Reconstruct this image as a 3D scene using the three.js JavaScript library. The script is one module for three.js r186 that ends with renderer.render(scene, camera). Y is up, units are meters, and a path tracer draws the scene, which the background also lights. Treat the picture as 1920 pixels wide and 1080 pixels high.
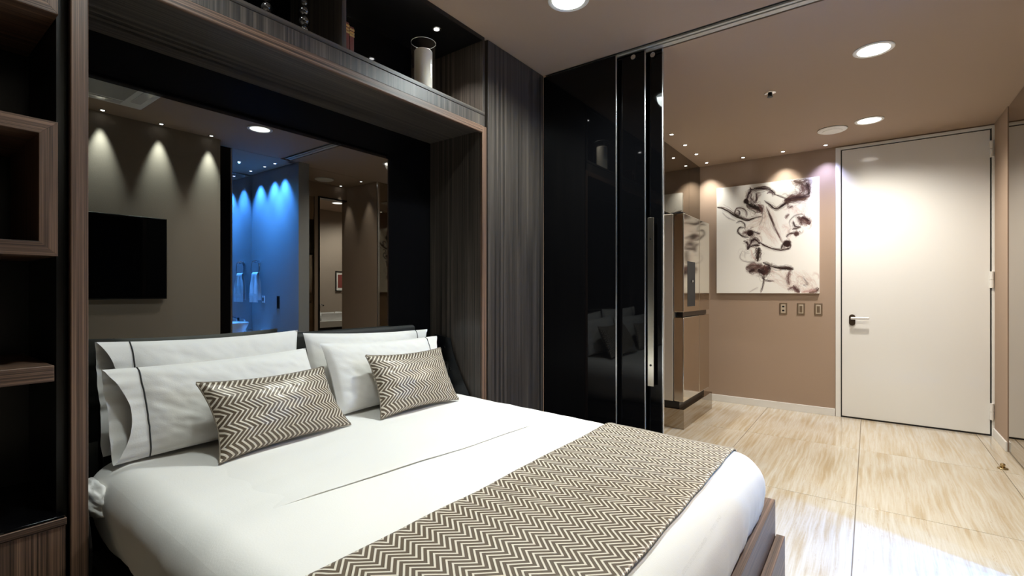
import * as THREE from 'three';
import { RoundedBoxGeometry } from 'three/addons/geometries/RoundedBoxGeometry.js';
import { mergeGeometries, mergeVertices } from 'three/addons/utils/BufferGeometryUtils.js';
import { ImprovedNoise } from 'three/addons/math/ImprovedNoise.js';

// ---------------------------------------------------------------- camera, exposure
const scene = new THREE.Scene();
scene.background = new THREE.Color(0x000000);
const F = 905, YAW = 36.5 * Math.PI / 180, H = 1.2, C = 2.572;
const camera = new THREE.PerspectiveCamera(2 * Math.atan(540 / F) * 180 / Math.PI, 16 / 9, 0.02, 60);
camera.position.set(0, H, 0);
camera.lookAt(Math.cos(YAW), H, -Math.sin(YAW));
camera.setViewOffset(1920, 1080, 0, -5, 1920, 1080);
const renderer = new THREE.WebGLRenderer();
renderer.toneMapping = THREE.LinearToneMapping;
renderer.toneMappingExposure = 1.0;
renderer.shadowMap.enabled = true;

const COOL = [0.91, 1.0, 0.98], NEUTRAL = [1.0, 0.96, 0.89], WARM = [1.0, 0.93, 0.83], SPOTC = [1.0, 0.97, 0.9], TVC = [0.87, 1.0, 0.97], BLUE = [0.05, 0.27, 1.0], BLUEW = [0.12, 0.45, 1.0];
const P_BED = 13.8, P_HALL = 15, P_SPOT = 4, P_BATH = 85;

// ---------------------------------------------------------------- helpers
let seed = 12345;
const rnd = () => { seed |= 0; seed = seed + 0x6D2B79F5 | 0; let t = Math.imul(seed ^ seed >>> 15, 1 | seed); t = t + Math.imul(t ^ t >>> 7, 61 | t) ^ t; return ((t ^ t >>> 14) >>> 0) / 4294967296; };
const rr = (a, b) => a + (b - a) * rnd();
const noise = new ImprovedNoise();
const ns = (x, y = 0, z = 0) => noise.noise(x, y, z);
const V = (x, y, z) => new THREE.Vector3(x, y, z);
const taken = new Map();
function numbered(n) { const k = taken.get(n) || 0; taken.set(n, k + 1); return k ? n + '_' + String(k).padStart(3, '0') : n; }
function thing(name, label, category, base = [0, 0, 0], group) {
  const g = new THREE.Group(); g.name = numbered(name); g.position.set(...base);
  g.userData = { label, category }; if (group) g.userData.group = group;
  scene.add(g); return g;
}
function structure(name, label, base = [0, 0, 0]) {
  const g = new THREE.Group(); g.name = numbered(name); g.position.set(...base);
  g.userData = { kind: 'structure', label }; scene.add(g); return g;
}
function worldOf(o) { const p = V(0, 0, 0); while (o && o !== scene) { p.add(o.position); o = o.parent; } return p; }
function part(parent, name, geo, mat, label) {           // geo is given in world coordinates
  const w = worldOf(parent); geo = geo.clone ? geo : geo; geo.translate(-w.x, -w.y, -w.z);
  const m = new THREE.Mesh(geo, mat); m.name = name; m.castShadow = m.receiveShadow = true;
  if (label) m.userData.label = label;
  parent.add(m); return m;
}
function planarUV(g, grain) {                              // uv in metres; u across the grain, v along it
  const p = g.attributes.position, n = g.attributes.normal, uv = new Float32Array(p.count * 2);
  for (let i = 0; i < p.count; i++) {
    const ax = Math.abs(n.getX(i)), ay = Math.abs(n.getY(i)), az = Math.abs(n.getZ(i));
    const x = p.getX(i), y = p.getY(i), z = p.getZ(i); let a, b;
    if (ay >= ax && ay >= az) { if (grain === 'z') { a = x; b = z; } else { a = z; b = x; } }
    else if (ax >= az) { if (grain === 'y') { a = z; b = y; } else { a = y; b = z; } }
    else { if (grain === 'y') { a = x; b = y; } else { a = y; b = x; } }
    uv[2 * i] = a; uv[2 * i + 1] = b;
  }
  g.setAttribute('uv', new THREE.BufferAttribute(uv, 2)); return g;
}
function bx(x0, x1, y0, y1, z0, z1, r = 0, grain = 'y') {
  const w = x1 - x0, h = y1 - y0, d = z1 - z0;
  const g = r > 0 ? new RoundedBoxGeometry(w, h, d, 2, Math.min(r, w / 2.01, h / 2.01, d / 2.01)) : new THREE.BoxGeometry(w, h, d);
  g.translate((x0 + x1) / 2, (y0 + y1) / 2, (z0 + z1) / 2);
  return planarUV(g.index ? g.toNonIndexed() : g, grain);
}
function cyl(r0, r1, h, x, y, z, seg = 24, axis = 'y') {
  const g = new THREE.CylinderGeometry(r0, r1, h, seg);
  if (axis === 'x') g.rotateZ(Math.PI / 2); if (axis === 'z') g.rotateX(Math.PI / 2);
  g.translate(x, y, z); return g;
}
function lathe(pts, x, y, z, seg = 40) { const g = new THREE.LatheGeometry(pts.map(p => new THREE.Vector2(p[0], p[1])), seg); g.translate(x, y, z); return g; }
function tube(pts, r, seg = 24, rad = 8, closed = false) { return new THREE.TubeGeometry(new THREE.CatmullRomCurve3(pts.map(p => V(...p)), closed), seg, r, rad, closed); }
const merge = gs => mergeGeometries(gs.map(g => g.index ? g.toNonIndexed() : g));

// ---------------------------------------------------------------- textures
function dataTex(w, h, fn, srgb = true) {
  const d = new Uint8Array(w * h * 4);
  for (let j = 0; j < h; j++) for (let i = 0; i < w; i++) {
    const c = fn(i / w, j / h), k = 4 * (j * w + i);
    d[k] = Math.max(0, Math.min(255, c[0])); d[k + 1] = Math.max(0, Math.min(255, c[1])); d[k + 2] = Math.max(0, Math.min(255, c[2])); d[k + 3] = 255;
  }
  const t = new THREE.DataTexture(d, w, h); t.wrapS = t.wrapT = THREE.RepeatWrapping; t.magFilter = THREE.LinearFilter; t.minFilter = THREE.LinearMipmapLinearFilter;
  if (srgb) t.colorSpace = THREE.SRGBColorSpace; t.needsUpdate = true; return t;
}
const mix = (a, b, t) => a + (b - a) * t, mix3 = (a, b, t) => [mix(a[0], b[0], t), mix(a[1], b[1], t), mix(a[2], b[2], t)];
const clamp = (x, a = 0, b = 1) => Math.max(a, Math.min(b, x));
const sst = (a, b, x) => { const t = clamp((x - a) / (b - a)); return t * t * (3 - 2 * t); };
// periodic noise on a torus-like lattice: blends two shifted copies so that tiles repeat without a seam
function pn(u, v, fu, fv, s) {
  const a = ns(u * fu, v * fv, s), b = ns((u - 1) * fu, v * fv, s), c = ns(u * fu, (v - 1) * fv, s), d = ns((u - 1) * fu, (v - 1) * fv, s);
  return mix(mix(a, b, sst(0.8, 1, u)), mix(c, d, sst(0.8, 1, u)), sst(0.8, 1, v));
}
const woodTexture = (dark, light, sd) => dataTex(512, 512, (u, v) => {
  let g = 0.5 + 0.55 * pn(u, v, 70, 1.2, sd) + 0.5 * pn(u, v, 150, 2.5, sd + 3) + 0.45 * pn(u, v, 18, 0.7, sd + 7) + 0.18 * pn(u, v, 240, 22, sd + 9);
  return mix3(dark, light, clamp(g));
});
const woodT = woodTexture([38, 34, 31], [92, 83, 75], 1.3); woodT.repeat.set(2.2, 0.6);
const woodTrimT = woodTexture([48, 34, 26], [138, 108, 88], 5.1); woodTrimT.repeat.set(4.2, 0.6);
const tileTs = [0, 1, 2].map(k => dataTex(768, 512, (u, v) => {
  const w = 0.010 * pn(u, v, 3, 3, 20 + k) + 0.006 * pn(u, v, 9, 6, 25 + k), vv = (v + w + 1) % 1;
  const a = pn(u, vv, 3, 38, 30 + k), b = pn(u, vv, 6, 90, 40 + k), c = pn(u, v, 3, 8, 50 + k), d = pn(u, vv, 14, 200, 60 + k), e = pn(u, v, 90, 60, 70 + k);
  const g = clamp(0.40 + 0.75 * a * clamp(0.6 + 1.8 * c) + 0.35 * b + 0.45 * c + 0.25 * d + 0.08 * e);
  const vein = sst(0.07, 0.0, Math.abs(b - 0.05)) * clamp(0.2 + 1.6 * a) * 0.5;
  return mix3(mix3([206, 200, 187], [182, 164, 132], g), [164, 141, 108], vein);
}));
const grainT = dataTex(256, 256, (u, v) => { const g = 128 + 70 * pn(u, v, 60, 60, 3) + 50 * pn(u, v, 110, 110, 8); return [g, g, g]; }, false);
const weaveT = dataTex(256, 256, (u, v) => { const g = 128 + 55 * Math.sin(u * Math.PI * 2 * 64) * Math.sin(v * Math.PI * 2 * 64) + 50 * pn(u, v, 40, 40, 5); return [g, g, g]; }, false);
// chevron weave: u along the stroke repeat, v along the zigzag; one tile = 0.099 x 0.065 m
const CHU = 0.108, CHV = 0.065;
function chev(u, v) {
  const t = v < 0.5 ? v * 2 : 2 - v * 2;                 // triangle
  const ph = u * 6 + t * 2; let f = ph - Math.floor(ph);
  return sst(0.08, 0.2, f) * sst(0.62, 0.5, f);          // 1 = raised light yarn
}
const chevT = dataTex(768, 512, (u, v) => {
  const k = chev(u, v), n = 10 * pn(u, v, 90, 70, 2) + 12 * Math.sin(v * 512 * 0.8 + Math.sin(u * 300) * 2) * 0.4;
  const c = mix3([102, 88, 72], [228, 218, 200], k); return [c[0] + n, c[1] + n, c[2] + n];
});
const chevB = dataTex(768, 512, (u, v) => { const g = 255 * chev(u, v); return [g, g, g]; }, false);
for (const t of [chevT, chevB]) t.repeat.set(1 / CHU, 1 / CHV);

// ---------------------------------------------------------------- materials
const std = o => new THREE.MeshStandardMaterial(o), phy = o => new THREE.MeshPhysicalMaterial(o);
const lin = (r, g, b) => new THREE.Color().setRGB(r, g, b);
grainT.repeat.set(3, 3);
const M = {
  paint: std({ color: lin(0.36, 0.262, 0.19), roughness: 0.75, bumpMap: grainT, bumpScale: 0.0006 }),
  paintGrey: std({ color: lin(0.31, 0.252, 0.20), roughness: 0.75, bumpMap: grainT, bumpScale: 0.0006 }),
  paintPale: std({ color: lin(0.33, 0.33, 0.33), roughness: 0.7, bumpMap: grainT, bumpScale: 0.0006 }),
  ceil: std({ color: lin(0.36, 0.262, 0.19), roughness: 0.8, bumpMap: grainT, bumpScale: 0.0005 }),
  white: phy({ color: lin(0.80, 0.80, 0.77), roughness: 0.16, clearcoat: 0.4, clearcoatRoughness: 0.05 }),
  whiteMatte: std({ color: lin(0.78, 0.77, 0.73), roughness: 0.5 }),
  wood: std({ map: woodT, roughness: 0.42 }),
  woodTrim: std({ map: woodTrimT, roughness: 0.45 }),
  black: std({ color: lin(0.004, 0.004, 0.0045), roughness: 0.3 }),
  blackMatte: std({ color: lin(0.006, 0.006, 0.007), roughness: 0.7 }),
  blackGloss: phy({ color: lin(0.0025, 0.0025, 0.003), roughness: 0.03, ior: 1.34 }),
  darkPad: std({ color: lin(0.018, 0.018, 0.016), roughness: 0.7 }),
  mirror: std({ color: lin(0.205, 0.21, 0.2), roughness: 0.0, metalness: 1 }),
  mirrorClear: std({ color: lin(0.85, 0.86, 0.86), roughness: 0.0, metalness: 1 }),
  bronze: std({ color: lin(0.36, 0.31, 0.25), roughness: 0.02, metalness: 1 }),
  bronzeDeep: std({ color: lin(0.20, 0.18, 0.14), roughness: 0.02, metalness: 1 }),
  alu: std({ color: lin(0.72, 0.72, 0.72), roughness: 0.25, metalness: 1 }),
  aluMatte: std({ color: lin(0.55, 0.53, 0.48), roughness: 0.5, metalness: 0.5 }),
  chrome: std({ color: lin(0.8, 0.8, 0.8), roughness: 0.06, metalness: 1 }),
  steel: std({ color: lin(0.62, 0.56, 0.47), roughness: 0.10, metalness: 1 }),
  steelSide: std({ color: lin(0.62, 0.57, 0.48), roughness: 0.45, metalness: 0.6 }),
  linen: std({ color: lin(0.79, 0.765, 0.72), roughness: 0.95, bumpMap: weaveT, bumpScale: 0.0004, side: THREE.DoubleSide }),
  cord: std({ color: lin(0.03, 0.03, 0.03), roughness: 0.8 }),
  chevron: std({ map: chevT, bumpMap: chevB, bumpScale: 0.0016, roughness: 0.36, metalness: 0.12, side: THREE.DoubleSide }),
  glass: phy({ color: lin(1, 1, 1), transmission: 1, thickness: 0, roughness: 0, ior: 1.5 }),
  rim: phy({ color: lin(0.5, 0.52, 0.5), roughness: 0.05 }),
  glassThick: phy({ color: lin(1, 1, 1), transmission: 1, thickness: 0.02, roughness: 0, ior: 1.5 }),
  crystal: phy({ color: lin(0.02, 0.02, 0.02), roughness: 0.02, ior: 2.2 }),
  wax: std({ color: lin(0.86, 0.80, 0.66), roughness: 0.6 }),
  porcelain: phy({ color: lin(0.82, 0.82, 0.80), roughness: 0.08 }),
  stone: std({ color: lin(0.72, 0.71, 0.68), roughness: 0.2 }),
  towel: std({ color: lin(0.8, 0.8, 0.8), roughness: 1, bumpMap: weaveT, bumpScale: 0.002, side: THREE.DoubleSide }),
  leather: std({ color: lin(0.17, 0.035, 0.022), roughness: 0.4 }),
  gold: std({ color: lin(0.75, 0.52, 0.2), roughness: 0.3, metalness: 1 }),
  grout: std({ color: lin(0.20, 0.16, 0.11), roughness: 0.9 }),
  brass: std({ color: lin(0.5, 0.38, 0.2), roughness: 0.25, metalness: 1 }),
  bronzeDark: std({ color: lin(0.10, 0.07, 0.045), roughness: 0.3, metalness: 0.8 }),
};
const tileMs = tileTs.map(t => phy({ map: t, roughness: 0.22, clearcoat: 0.5, clearcoatRoughness: 0.08 }));
const glow = (c, k) => std({ color: 0x000000, emissive: lin(...c), emissiveIntensity: k });
weaveT.repeat.set(6, 6);

// ================================================================ SETTING
const XG = 2.60, XD = 5.553, ZC = -1.673, ZM = -2.068, ZT = 0.606, XL = -1.5;
{ // floor: large cream tiles with fine joints
  const fl = structure('floor', 'cream veined stone tile floor with fine joints', [0, 0, 0]);
  part(fl, 'screed', bx(XL - 0.1, 5.7, -0.12, -0.004, -2.2, 3.5), M.grout);
  const TX = 1.178, TZ = 0.778, x0 = 3.318 - 5 * TX, z0 = -0.06 - 3 * TZ, gap = 0.004;
  for (let i = 0; i < 8; i++) for (let j = 0; j < 7; j++) {
    const a = Math.max(x0 + i * TX, XL - 0.1), b = Math.min(x0 + (i + 1) * TX, 5.7), c = Math.max(z0 + j * TZ, -2.2), d = Math.min(z0 + (j + 1) * TZ, 3.5);
    if (b - a < 0.05 || d - c < 0.05) continue;
    const g = new RoundedBoxGeometry(b - a - gap, 0.02, d - c - gap, 1, 0.0012); g.translate((a + b) / 2, -0.01, (c + d) / 2);
    const p = g.attributes.position, uv = g.attributes.uv, ou = rnd(), ov = rnd(), fl2 = rnd() < 0.5 ? -1 : 1;
    for (let k = 0; k < p.count; k++) uv.setXY(k, ou + fl2 * p.getX(k) / 1.5, ov + p.getZ(k) / 0.85);
    part(fl, numberedIn(fl, 'tile'), g, tileMs[(i * 2 + j) % 3]);
  }
}
function numberedIn(g, n) { g.userData._n = (g.userData._n || 0); const k = g.userData._n++; return k ? n + '_' + String(k).padStart(3, '0') : n; }
{ // ceiling: painted slabs with shadow joints
  const ce = structure('ceiling', 'taupe painted ceiling with thin joints', [0, C, 0]);
  part(ce, 'slab', bx(XL - 0.1, 5.7, C + 0.03, C + 0.15, -2.2, 3.5), M.ceil);
  part(ce, 'panel', bx(XL - 0.1, 2.60, C, C + 0.03, -2.2, 0.788), M.ceil);
  part(ce, 'panel_001', bx(2.71, 5.7, C, C + 0.03, -2.2, 0.868), M.ceil);
  part(ce, 'panel_002', bx(XL - 0.1, 2.84, C, C + 0.03, 0.794, 3.5), M.ceil);
  part(ce, 'panel_003', bx(2.845, 5.7, C, C + 0.03, 0.874, 3.5), M.ceil);
}
function wall(name, label, boxes, mat, base) {
  const g = structure(name, label, base);
  boxes.forEach((b, i) => part(g, i ? 'section_' + String(i).padStart(3, '0') : 'section', bx(...b), b.mat || mat));
  return g;
}
wall('wall_back', 'wall behind the bed cabinet and the kitchen', [[XL, XD, 0, C, -2.2, -2.105]], M.paint, [0, 0, -2.15]);
wall('wall_kitchen', 'short taupe wall at the kitchen side of the tall cabinet', [[2.601, 2.66, 0, C, -2.105, -1.69]], M.paint, [2.63, 0, -1.9]);
wall('wall_left', 'far left bedroom wall', [[XL - 0.1, XL, 0, C, -2.2, 3.5]], M.paintGrey, [XL, 0, 0]);
{ // entrance wall with the door opening
  wall('wall_right', 'taupe entrance wall around the white door', [
    [XD, XD + 0.12, 0, C, -2.2, -0.255], [XD, XD + 0.12, 0, C, 0.83, 3.5], [XD, XD + 0.12, 2.562, C, -0.255, 0.83], [XD + 0.09, XD + 0.12, 0, 2.562, -0.255, 0.83]], M.paint, [XD, 0, 0]);
  const bb = structure('baseboard_right', 'white baseboard under the painting', [XD, 0, -0.8]);
  part(bb, 'board', bx(XD - 0.012, XD, 0, 0.072, -2.0, -0.262, 0.002), M.whiteMatte);
  const d = structure('door_1', 'white glossy entrance door with lever handle', [XD, 0, 0.3]);
  part(d, 'frame', merge([bx(XD - 0.012, XD + 0.085, 0, 2.562, -0.258, -0.217, 0.002), bx(XD - 0.012, XD + 0.085, 0, 2.562, 0.812, 0.832, 0.002), bx(XD - 0.012, XD + 0.085, 2.538, 2.562, -0.217, 0.812, 0.002)]), M.white);
  const leaf = part(d, 'leaf', bx(XD - 0.004, XD + 0.04, 0.014, 2.529, -0.208, 0.803, 0.003), M.white);
  part(d, 'seal', merge([bx(XD + 0.012, XD + 0.03, 0, 2.536, -0.217, -0.209), bx(XD + 0.012, XD + 0.03, 0, 2.536, 0.804, 0.812), bx(XD + 0.012, XD + 0.03, 2.5295, 2.537, -0.209, 0.804)]), M.black);
  part(d, 'threshold', bx(XD + 0.0, XD + 0.085, 0, 0.012, -0.215, 0.81), M.black);
  for (const y of [0.137, 1.222, 2.298]) {
    const hg = part(d, y < 0.2 ? 'hinge' : y < 1.3 ? 'hinge_001' : 'hinge_002', merge([cyl(0.013, 0.013, 0.066, XD - 0.018, y + 0.034, 0.811, 16), cyl(0.013, 0.013, 0.066, XD - 0.018, y + 0.103, 0.811, 16), bx(XD - 0.013, XD - 0.005, y, y + 0.136, 0.796, 0.811, 0.001)]), M.whiteMatte);
  }
  const shp = new THREE.Shape(); shp.absarc(0, 0.028, 0.0235, 0, Math.PI); shp.absarc(0, -0.028, 0.0235, Math.PI, 2 * Math.PI); shp.closePath();
  const ros = new THREE.ExtrudeGeometry(shp, { depth: 0.009, bevelEnabled: true, bevelSize: 0.001, bevelThickness: 0.001, bevelSegments: 2, curveSegments: 16 });
  ros.rotateY(-Math.PI / 2); ros.translate(XD - 0.006, 0.925, -0.128);
  part(d, 'rosette', ros, M.bronzeDark, 'dark bronze rounded rosette');
  part(d, 'lever', merge([cyl(0.009, 0.009, 0.045, XD - 0.035, 0.943, -0.128, 16, 'x'), bx(XD - 0.064, XD - 0.048, 0.931, 0.955, -0.139, 0.0, 0.006)]), std({ color: lin(0.8, 0.79, 0.77), roughness: 0.35, metalness: 0.4 }), 'polished lever handle');
}
// TV wall, bathroom and passage beyond (seen in the bed mirror)
wall('wall_front', 'taupe wall with the television, washed by small spotlights', [[XL, 1.95, 0, C, ZT, ZT + 0.12]], M.paintGrey, [0, 0, ZT]);
wall('wall_bathroom', 'bathroom walls', [[2.776, 2.895, 0, C, 0.74, 3.5], [1.2, 2.776, 0, C, 1.775, 1.85], [1.1, 1.2, 0, C, ZT + 0.12, 1.85]], M.paintPale, [2.2, 0, 1.2]);
wall('wall_hall', 'taupe hall wall beside the mirrored closet', [[3.87, XD, 0, C, 0.85, 0.95], [5.085, XD, 0, C, 0.828, 0.85]], M.paint, [4.7, 0, 0.9]);
wall('wall_passage', 'brown passage wall ending at the powder room', [[3.87, 3.99, 0, C, 0.95, 1.58], [2.895, 3.33, 0, C, 1.48, 1.58], [3.41, 3.455, 0, C, 1.48, 1.58], [3.33, 3.41, 2.39, C, 1.48, 1.58], [3.455, 3.87, 2.40, C, 1.48, 1.58]], M.paint, [3.4, 0, 1.5]);
wall('wall_powder_room', 'powder room walls', [[2.895, XD, 0, C, 3.3, 3.4], [2.895, 2.95, 0, C, 1.58, 3.3]], M.paintGrey, [4.2, 0, 3.3]);
{ const bb = structure('baseboard_hall', 'white baseboard on the short hall wall', [5.3, 0, 0.82]);
  part(bb, 'board', bx(5.083, XD, 0, 0.072, 0.816, 0.828, 0.002), M.whiteMatte); }

// ================================================================ BED CABINET
const AL = 0.363, AR = 1.995, AT = 2.052;
{
  const g = thing('bed_alcove_cabinet', 'dark wood bed alcove with beam and open shelf above the bed', 'cabinet', [1.18, 0, -1.9]);
  part(g, 'side_panel', bx(AL - 0.033, AL, 0, AT + 0.02, -2.10, -1.69, 0, 'y'), M.wood);
  part(g, 'side_panel_001', bx(AR, AR + 0.033, 0, AT + 0.02, -2.10, -1.69, 0, 'y'), M.wood);
  part(g, 'soffit', bx(AL, AR, AT + 0.012, AT + 0.03, -2.10, -1.69, 0, 'x'), M.wood);
  part(g, 'back_panel', bx(AL, AR, 0, AT + 0.012, -2.10, ZM - 0.006), M.blackGloss, 'glossy black panel');
  part(g, 'trim', bx(AL - 0.036, AL, 0, AT + 0.036, -1.69, ZC, 0.003, 'y'), M.woodTrim);
  part(g, 'trim_001', bx(AR, AR + 0.036, 0, AT + 0.036, -1.69, ZC, 0.003, 'y'), M.woodTrim);
  part(g, 'trim_002', bx(AL, AR, AT, AT + 0.036, -1.69, ZC + 0.002, 0.003, 'x'), M.woodTrim);
  part(g, 'fascia', bx(AL - 0.036, AR + 0.02, AT + 0.037, 2.146, -1.70, ZC - 0.002, 0.001, 'y'), M.wood);
  part(g, 'shelf', bx(AL - 0.036, AR + 0.02, 2.148, 2.166, -2.09, ZC, 0.0015, 'x'), M.wood);
  part(g, 'shelf_back', bx(AL - 0.036, AR + 0.02, 2.166, 2.55, -2.10, -2.06), M.blackGloss);
  part(g, 'shelf_divider', bx(1.134, 1.154, 2.166, 2.55, -2.06, ZC - 0.002, 0.0015, 'y'), M.wood);
  part(g, 'shelf_side', bx(AR + 0.002, AR + 0.02, 2.166, 2.55, -2.06, ZC, 0.0015, 'y'), M.wood);
  part(g, 'shelf_side_001', bx(AL - 0.036, AL - 0.018, 2.166, 2.55, -2.06, ZC, 0.0015, 'y'), M.wood);
  part(g, 'shelf_top', bx(AL - 0.036, AR + 0.02, 2.55, C, -2.10, ZC - 0.004, 0, 'x'), M.black);
}
{ const m = thing('mirror_panel', 'wide tinted mirror set in the black panel above the pillows', 'mirror', [1.03, 0.5, ZM]);
  part(m, 'glass', bx(AL + 0.004, 1.685, 0.5, 1.903, ZM - 0.005, ZM), M.mirror); }
{ const t = thing('tall_cabinet', 'tall dark wood cabinet between the bed alcove and the black glass', 'cabinet', [2.32, 0, -1.9]);
  part(t, 'body', bx(2.034, 2.598, 0, C, -2.10, -1.70), M.black);
  part(t, 'door', bx(2.041, 2.598, 0.08, C - 0.002, -1.70, ZC, 0.002, 'y'), M.wood);
  part(t, 'kickboard', bx(2.041, 2.598, 0, 0.076, -1.70, ZC - 0.012), M.wood); }
{ // bookcase at the left edge
  const g = thing('bookcase', 'black bookcase with brown wooden box frames left of the bed', 'bookcase', [-0.2, 0, -1.9]);
  part(g, 'back_panel', bx(-0.9, 0.326, 0, C, -2.10, -2.06), M.black);
  part(g, 'side_panel', bx(0.306, 0.326, 0, C, -2.06, -1.71), M.black);
  part(g, 'side_panel_001', bx(-0.9, -0.88, 0, C, -2.06, -1.71), M.black);
  for (const [nm, y0, y1] of [['box_frame', 1.289, 1.631], ['box_frame_001', 1.909, 2.3]]) {
    const t = 0.034, x0 = -0.35, x1 = 0.302, z0 = -2.05, z1 = ZC;
    const quad = (pts) => { const s = new THREE.Shape(pts.map(p => new THREE.Vector2(...p))); const e = new THREE.ExtrudeGeometry(s, { depth: z1 - z0, bevelEnabled: true, bevelSize: 0.001, bevelThickness: 0.001, bevelSegments: 1 }); e.translate(0, 0, z0); return e; };
    const e = 0.0012;
    part(g, nm, planarUV(quad([[x0, y1], [x1, y1], [x1 - t, y1 - t], [x0 + t, y1 - t]]), 'x'), M.woodTrim);
    part(g, nm, planarUV(quad([[x0, y0], [x0 + t, y0 + t], [x1 - t, y0 + t], [x1, y0]]), 'x'), M.woodTrim);
    part(g, nm, planarUV(quad([[x1, y0 + e], [x1, y1 - e], [x1 - t, y1 - t - e], [x1 - t, y0 + t + e]]), 'y'), M.woodTrim);
    part(g, nm, planarUV(quad([[x0, y0 + e], [x0 + t, y0 + t + e], [x0 + t, y1 - t - e], [x0, y1 - e]]), 'y'), M.woodTrim);
  }
  part(g, 'shelf', bx(-0.88, 0.296, 0.968, 1.009, -2.06, ZC, 0.002, 'x'), M.woodTrim);
  part(g, 'lower_cabinet', bx(-0.88, 0.318, 0.02, 0.592, -2.06, ZC - 0.004, 0.002, 'y'), M.woodTrim);
  part(g, 'cabinet_top', bx(-0.88, 0.320, 0.594, 0.612, -2.06, ZC, 0.002, 'x'), M.woodTrim);
  part(g, 'glass_top', bx(-0.88, 0.316, 0.6125, 0.6185, -2.06, ZC - 0.003, 0.001), M.blackGloss);
}

// ================================================================ BED
const BX0 = 0.405, BX1 = 1.935, BZ0 = -2.0, BZ1 = -0.285;
const topY = z => 0.663 - 0.034 * clamp((z + 1.67) / 1.35, -0.2, 1.1);
{
  const b = thing('fold_down_bed', 'fold-down wall bed with dark wood base and footboard', 'bed', [1.17, 0, -1.1]);
  part(b, 'base_panel', bx(0.42, 1.93, 0.26, 0.37, -1.98, -0.32, 0.004, 'z'), M.wood);
  part(b, 'footboard', bx(0.38, 1.965, 0.245, 0.447, -0.312, -0.272, 0.002, 'x'), M.woodTrim);
  part(b, 'foot_rail', bx(0.38, 1.978, 0.12, 0.318, -0.271, -0.243, 0.002, 'x'), M.woodTrim);
  for (const x of [0.52, 1.82]) part(b, x < 1 ? 'leg' : 'leg_001', bx(x - 0.03, x + 0.03, 0, 0.262, -0.42, -0.36, 0.003), M.black);
  // headboard pad
  const hp = new RoundedBoxGeometry(1.36, 0.74, 0.04, 4, 0.018); hp.translate(1.16, 0.64, -2.043); part(b, 'headboard', planarUV(hp.index ? hp.toNonIndexed() : hp), M.darkPad, 'dark padded headboard');
  for (const [x, nm] of [[AL + 0.008, 'pivot_arm'], [AR - 0.014, 'pivot_arm_001']]) {
    const s = new THREE.Shape(); s.moveTo(-2.05, 0.30); s.lineTo(-1.72, 0.30); s.lineTo(-1.70, 0.5); s.bezierCurveTo(-1.76, 0.68, -1.86, 0.74, -1.90, 0.93); s.lineTo(-2.02, 0.95); s.lineTo(-2.05, 0.90); s.closePath();
    const e = new THREE.ExtrudeGeometry(s, { depth: 0.006, bevelEnabled: false, curveSegments: 16 }); e.rotateY(-Math.PI / 2); e.translate(x + 0.006, 0, 0);
    const a = part(b, nm, e, M.black);
    const sx = x < 1 ? x + 0.008 : x - 0.002;
    for (const [y, z] of [[0.88, -1.95], [0.76, -1.90], [0.62, -1.84], [0.42, -1.76]]) part(a, 'bolt', cyl(0.007, 0.007, 0.005, sx, y, z, 12, 'x'), M.chrome);
    part(a, 'bracket', bx(sx - 0.002, sx + 0.002, 0.72, 0.8, -1.95, -1.92), M.alu);
  }
}
// rounded, slightly slack block for mattress and bedding
function softBox(x0, x1, y0, z0, z1, r, nx, ny, nz) {
  const g = new THREE.BoxGeometry(2, 2, 2, nx, ny, nz), p = g.attributes.position;
  const hx = (x1 - x0) / 2, hz = (z1 - z0) / 2, cx = (x0 + x1) / 2, cz = (z0 + z1) / 2;
  for (let i = 0; i < p.count; i++) {
    let a = p.getX(i), b = p.getY(i), c = p.getZ(i);
    const zz = cz + c * hz, yt = topY(zz), hy = (yt - y0) / 2, cy = (yt + y0) / 2;
    const q = V(a * hx, b * hy, c * hz);
    const rv = b > 0 ? r : r * 1.25;
    const rx = Math.min(rv, hx, hy), inn = V(clamp(q.x, -hx + rx, hx - rx), clamp(q.y, -hy + rx, hy - rx), clamp(q.z, -hz + rx, hz - rx));
    const d = q.clone().sub(inn); if (d.lengthSq() > 1e-12) { d.normalize(); q.copy(inn).addScaledVector(d, rx); }
    const X = cx + q.x, Y = cy + q.y, Z = cz + q.z;
    // slack: fine folds, hem step of the turned-back sheet, gathers on the sides
    let dy = 0, dx = 0, dz = 0;
    const top = sst(0.55, 0.95, b);
    dy += top * (0.0035 * ns(X * 3, Z * 4, 1) + 0.0022 * ns(X * 1.5 + Z * 2, Z * 14, 4) + 0.0012 * ns(X * 9, Z * 22, 6));
    const zh = -9.195 + 0.06 * (X - 0.6) / 0.7; dy += top * 0.005 * sst(zh + 0.004, zh - 0.008, Z) * sst(0.5, 0.75, X) * sst(1.95, 1.6, X);
    const side = clamp(-a * 1.0 - 0.6) / 0.4;
    if (a < -0.9) { const s = sst(0.9, -0.5, b); dx += 0.012 * ns(Z * 6, Y * 5, 2) * s + 0.006 * ns(Z * 17 + Y * 8, Y * 12, 3) * s + 0.02 * s * (Y - 0.5) * -0.8 + 0.02 * s; }
    if (c > 0.9) { const s = sst(0.9, -0.5, b); dz += (0.006 * ns(X * 22 - Y * 9, Y * 6, 5) + 0.008 * ns(X * 6, Y * 4, 8)) * s; }
    p.setXYZ(i, X + dx, Y + dy, Z + dz);
  }
  g.deleteAttribute('uv'); let m = mergeVertices(g, 1e-5); m.computeVertexNormals(); planarUV(m); return m;
}
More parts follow.
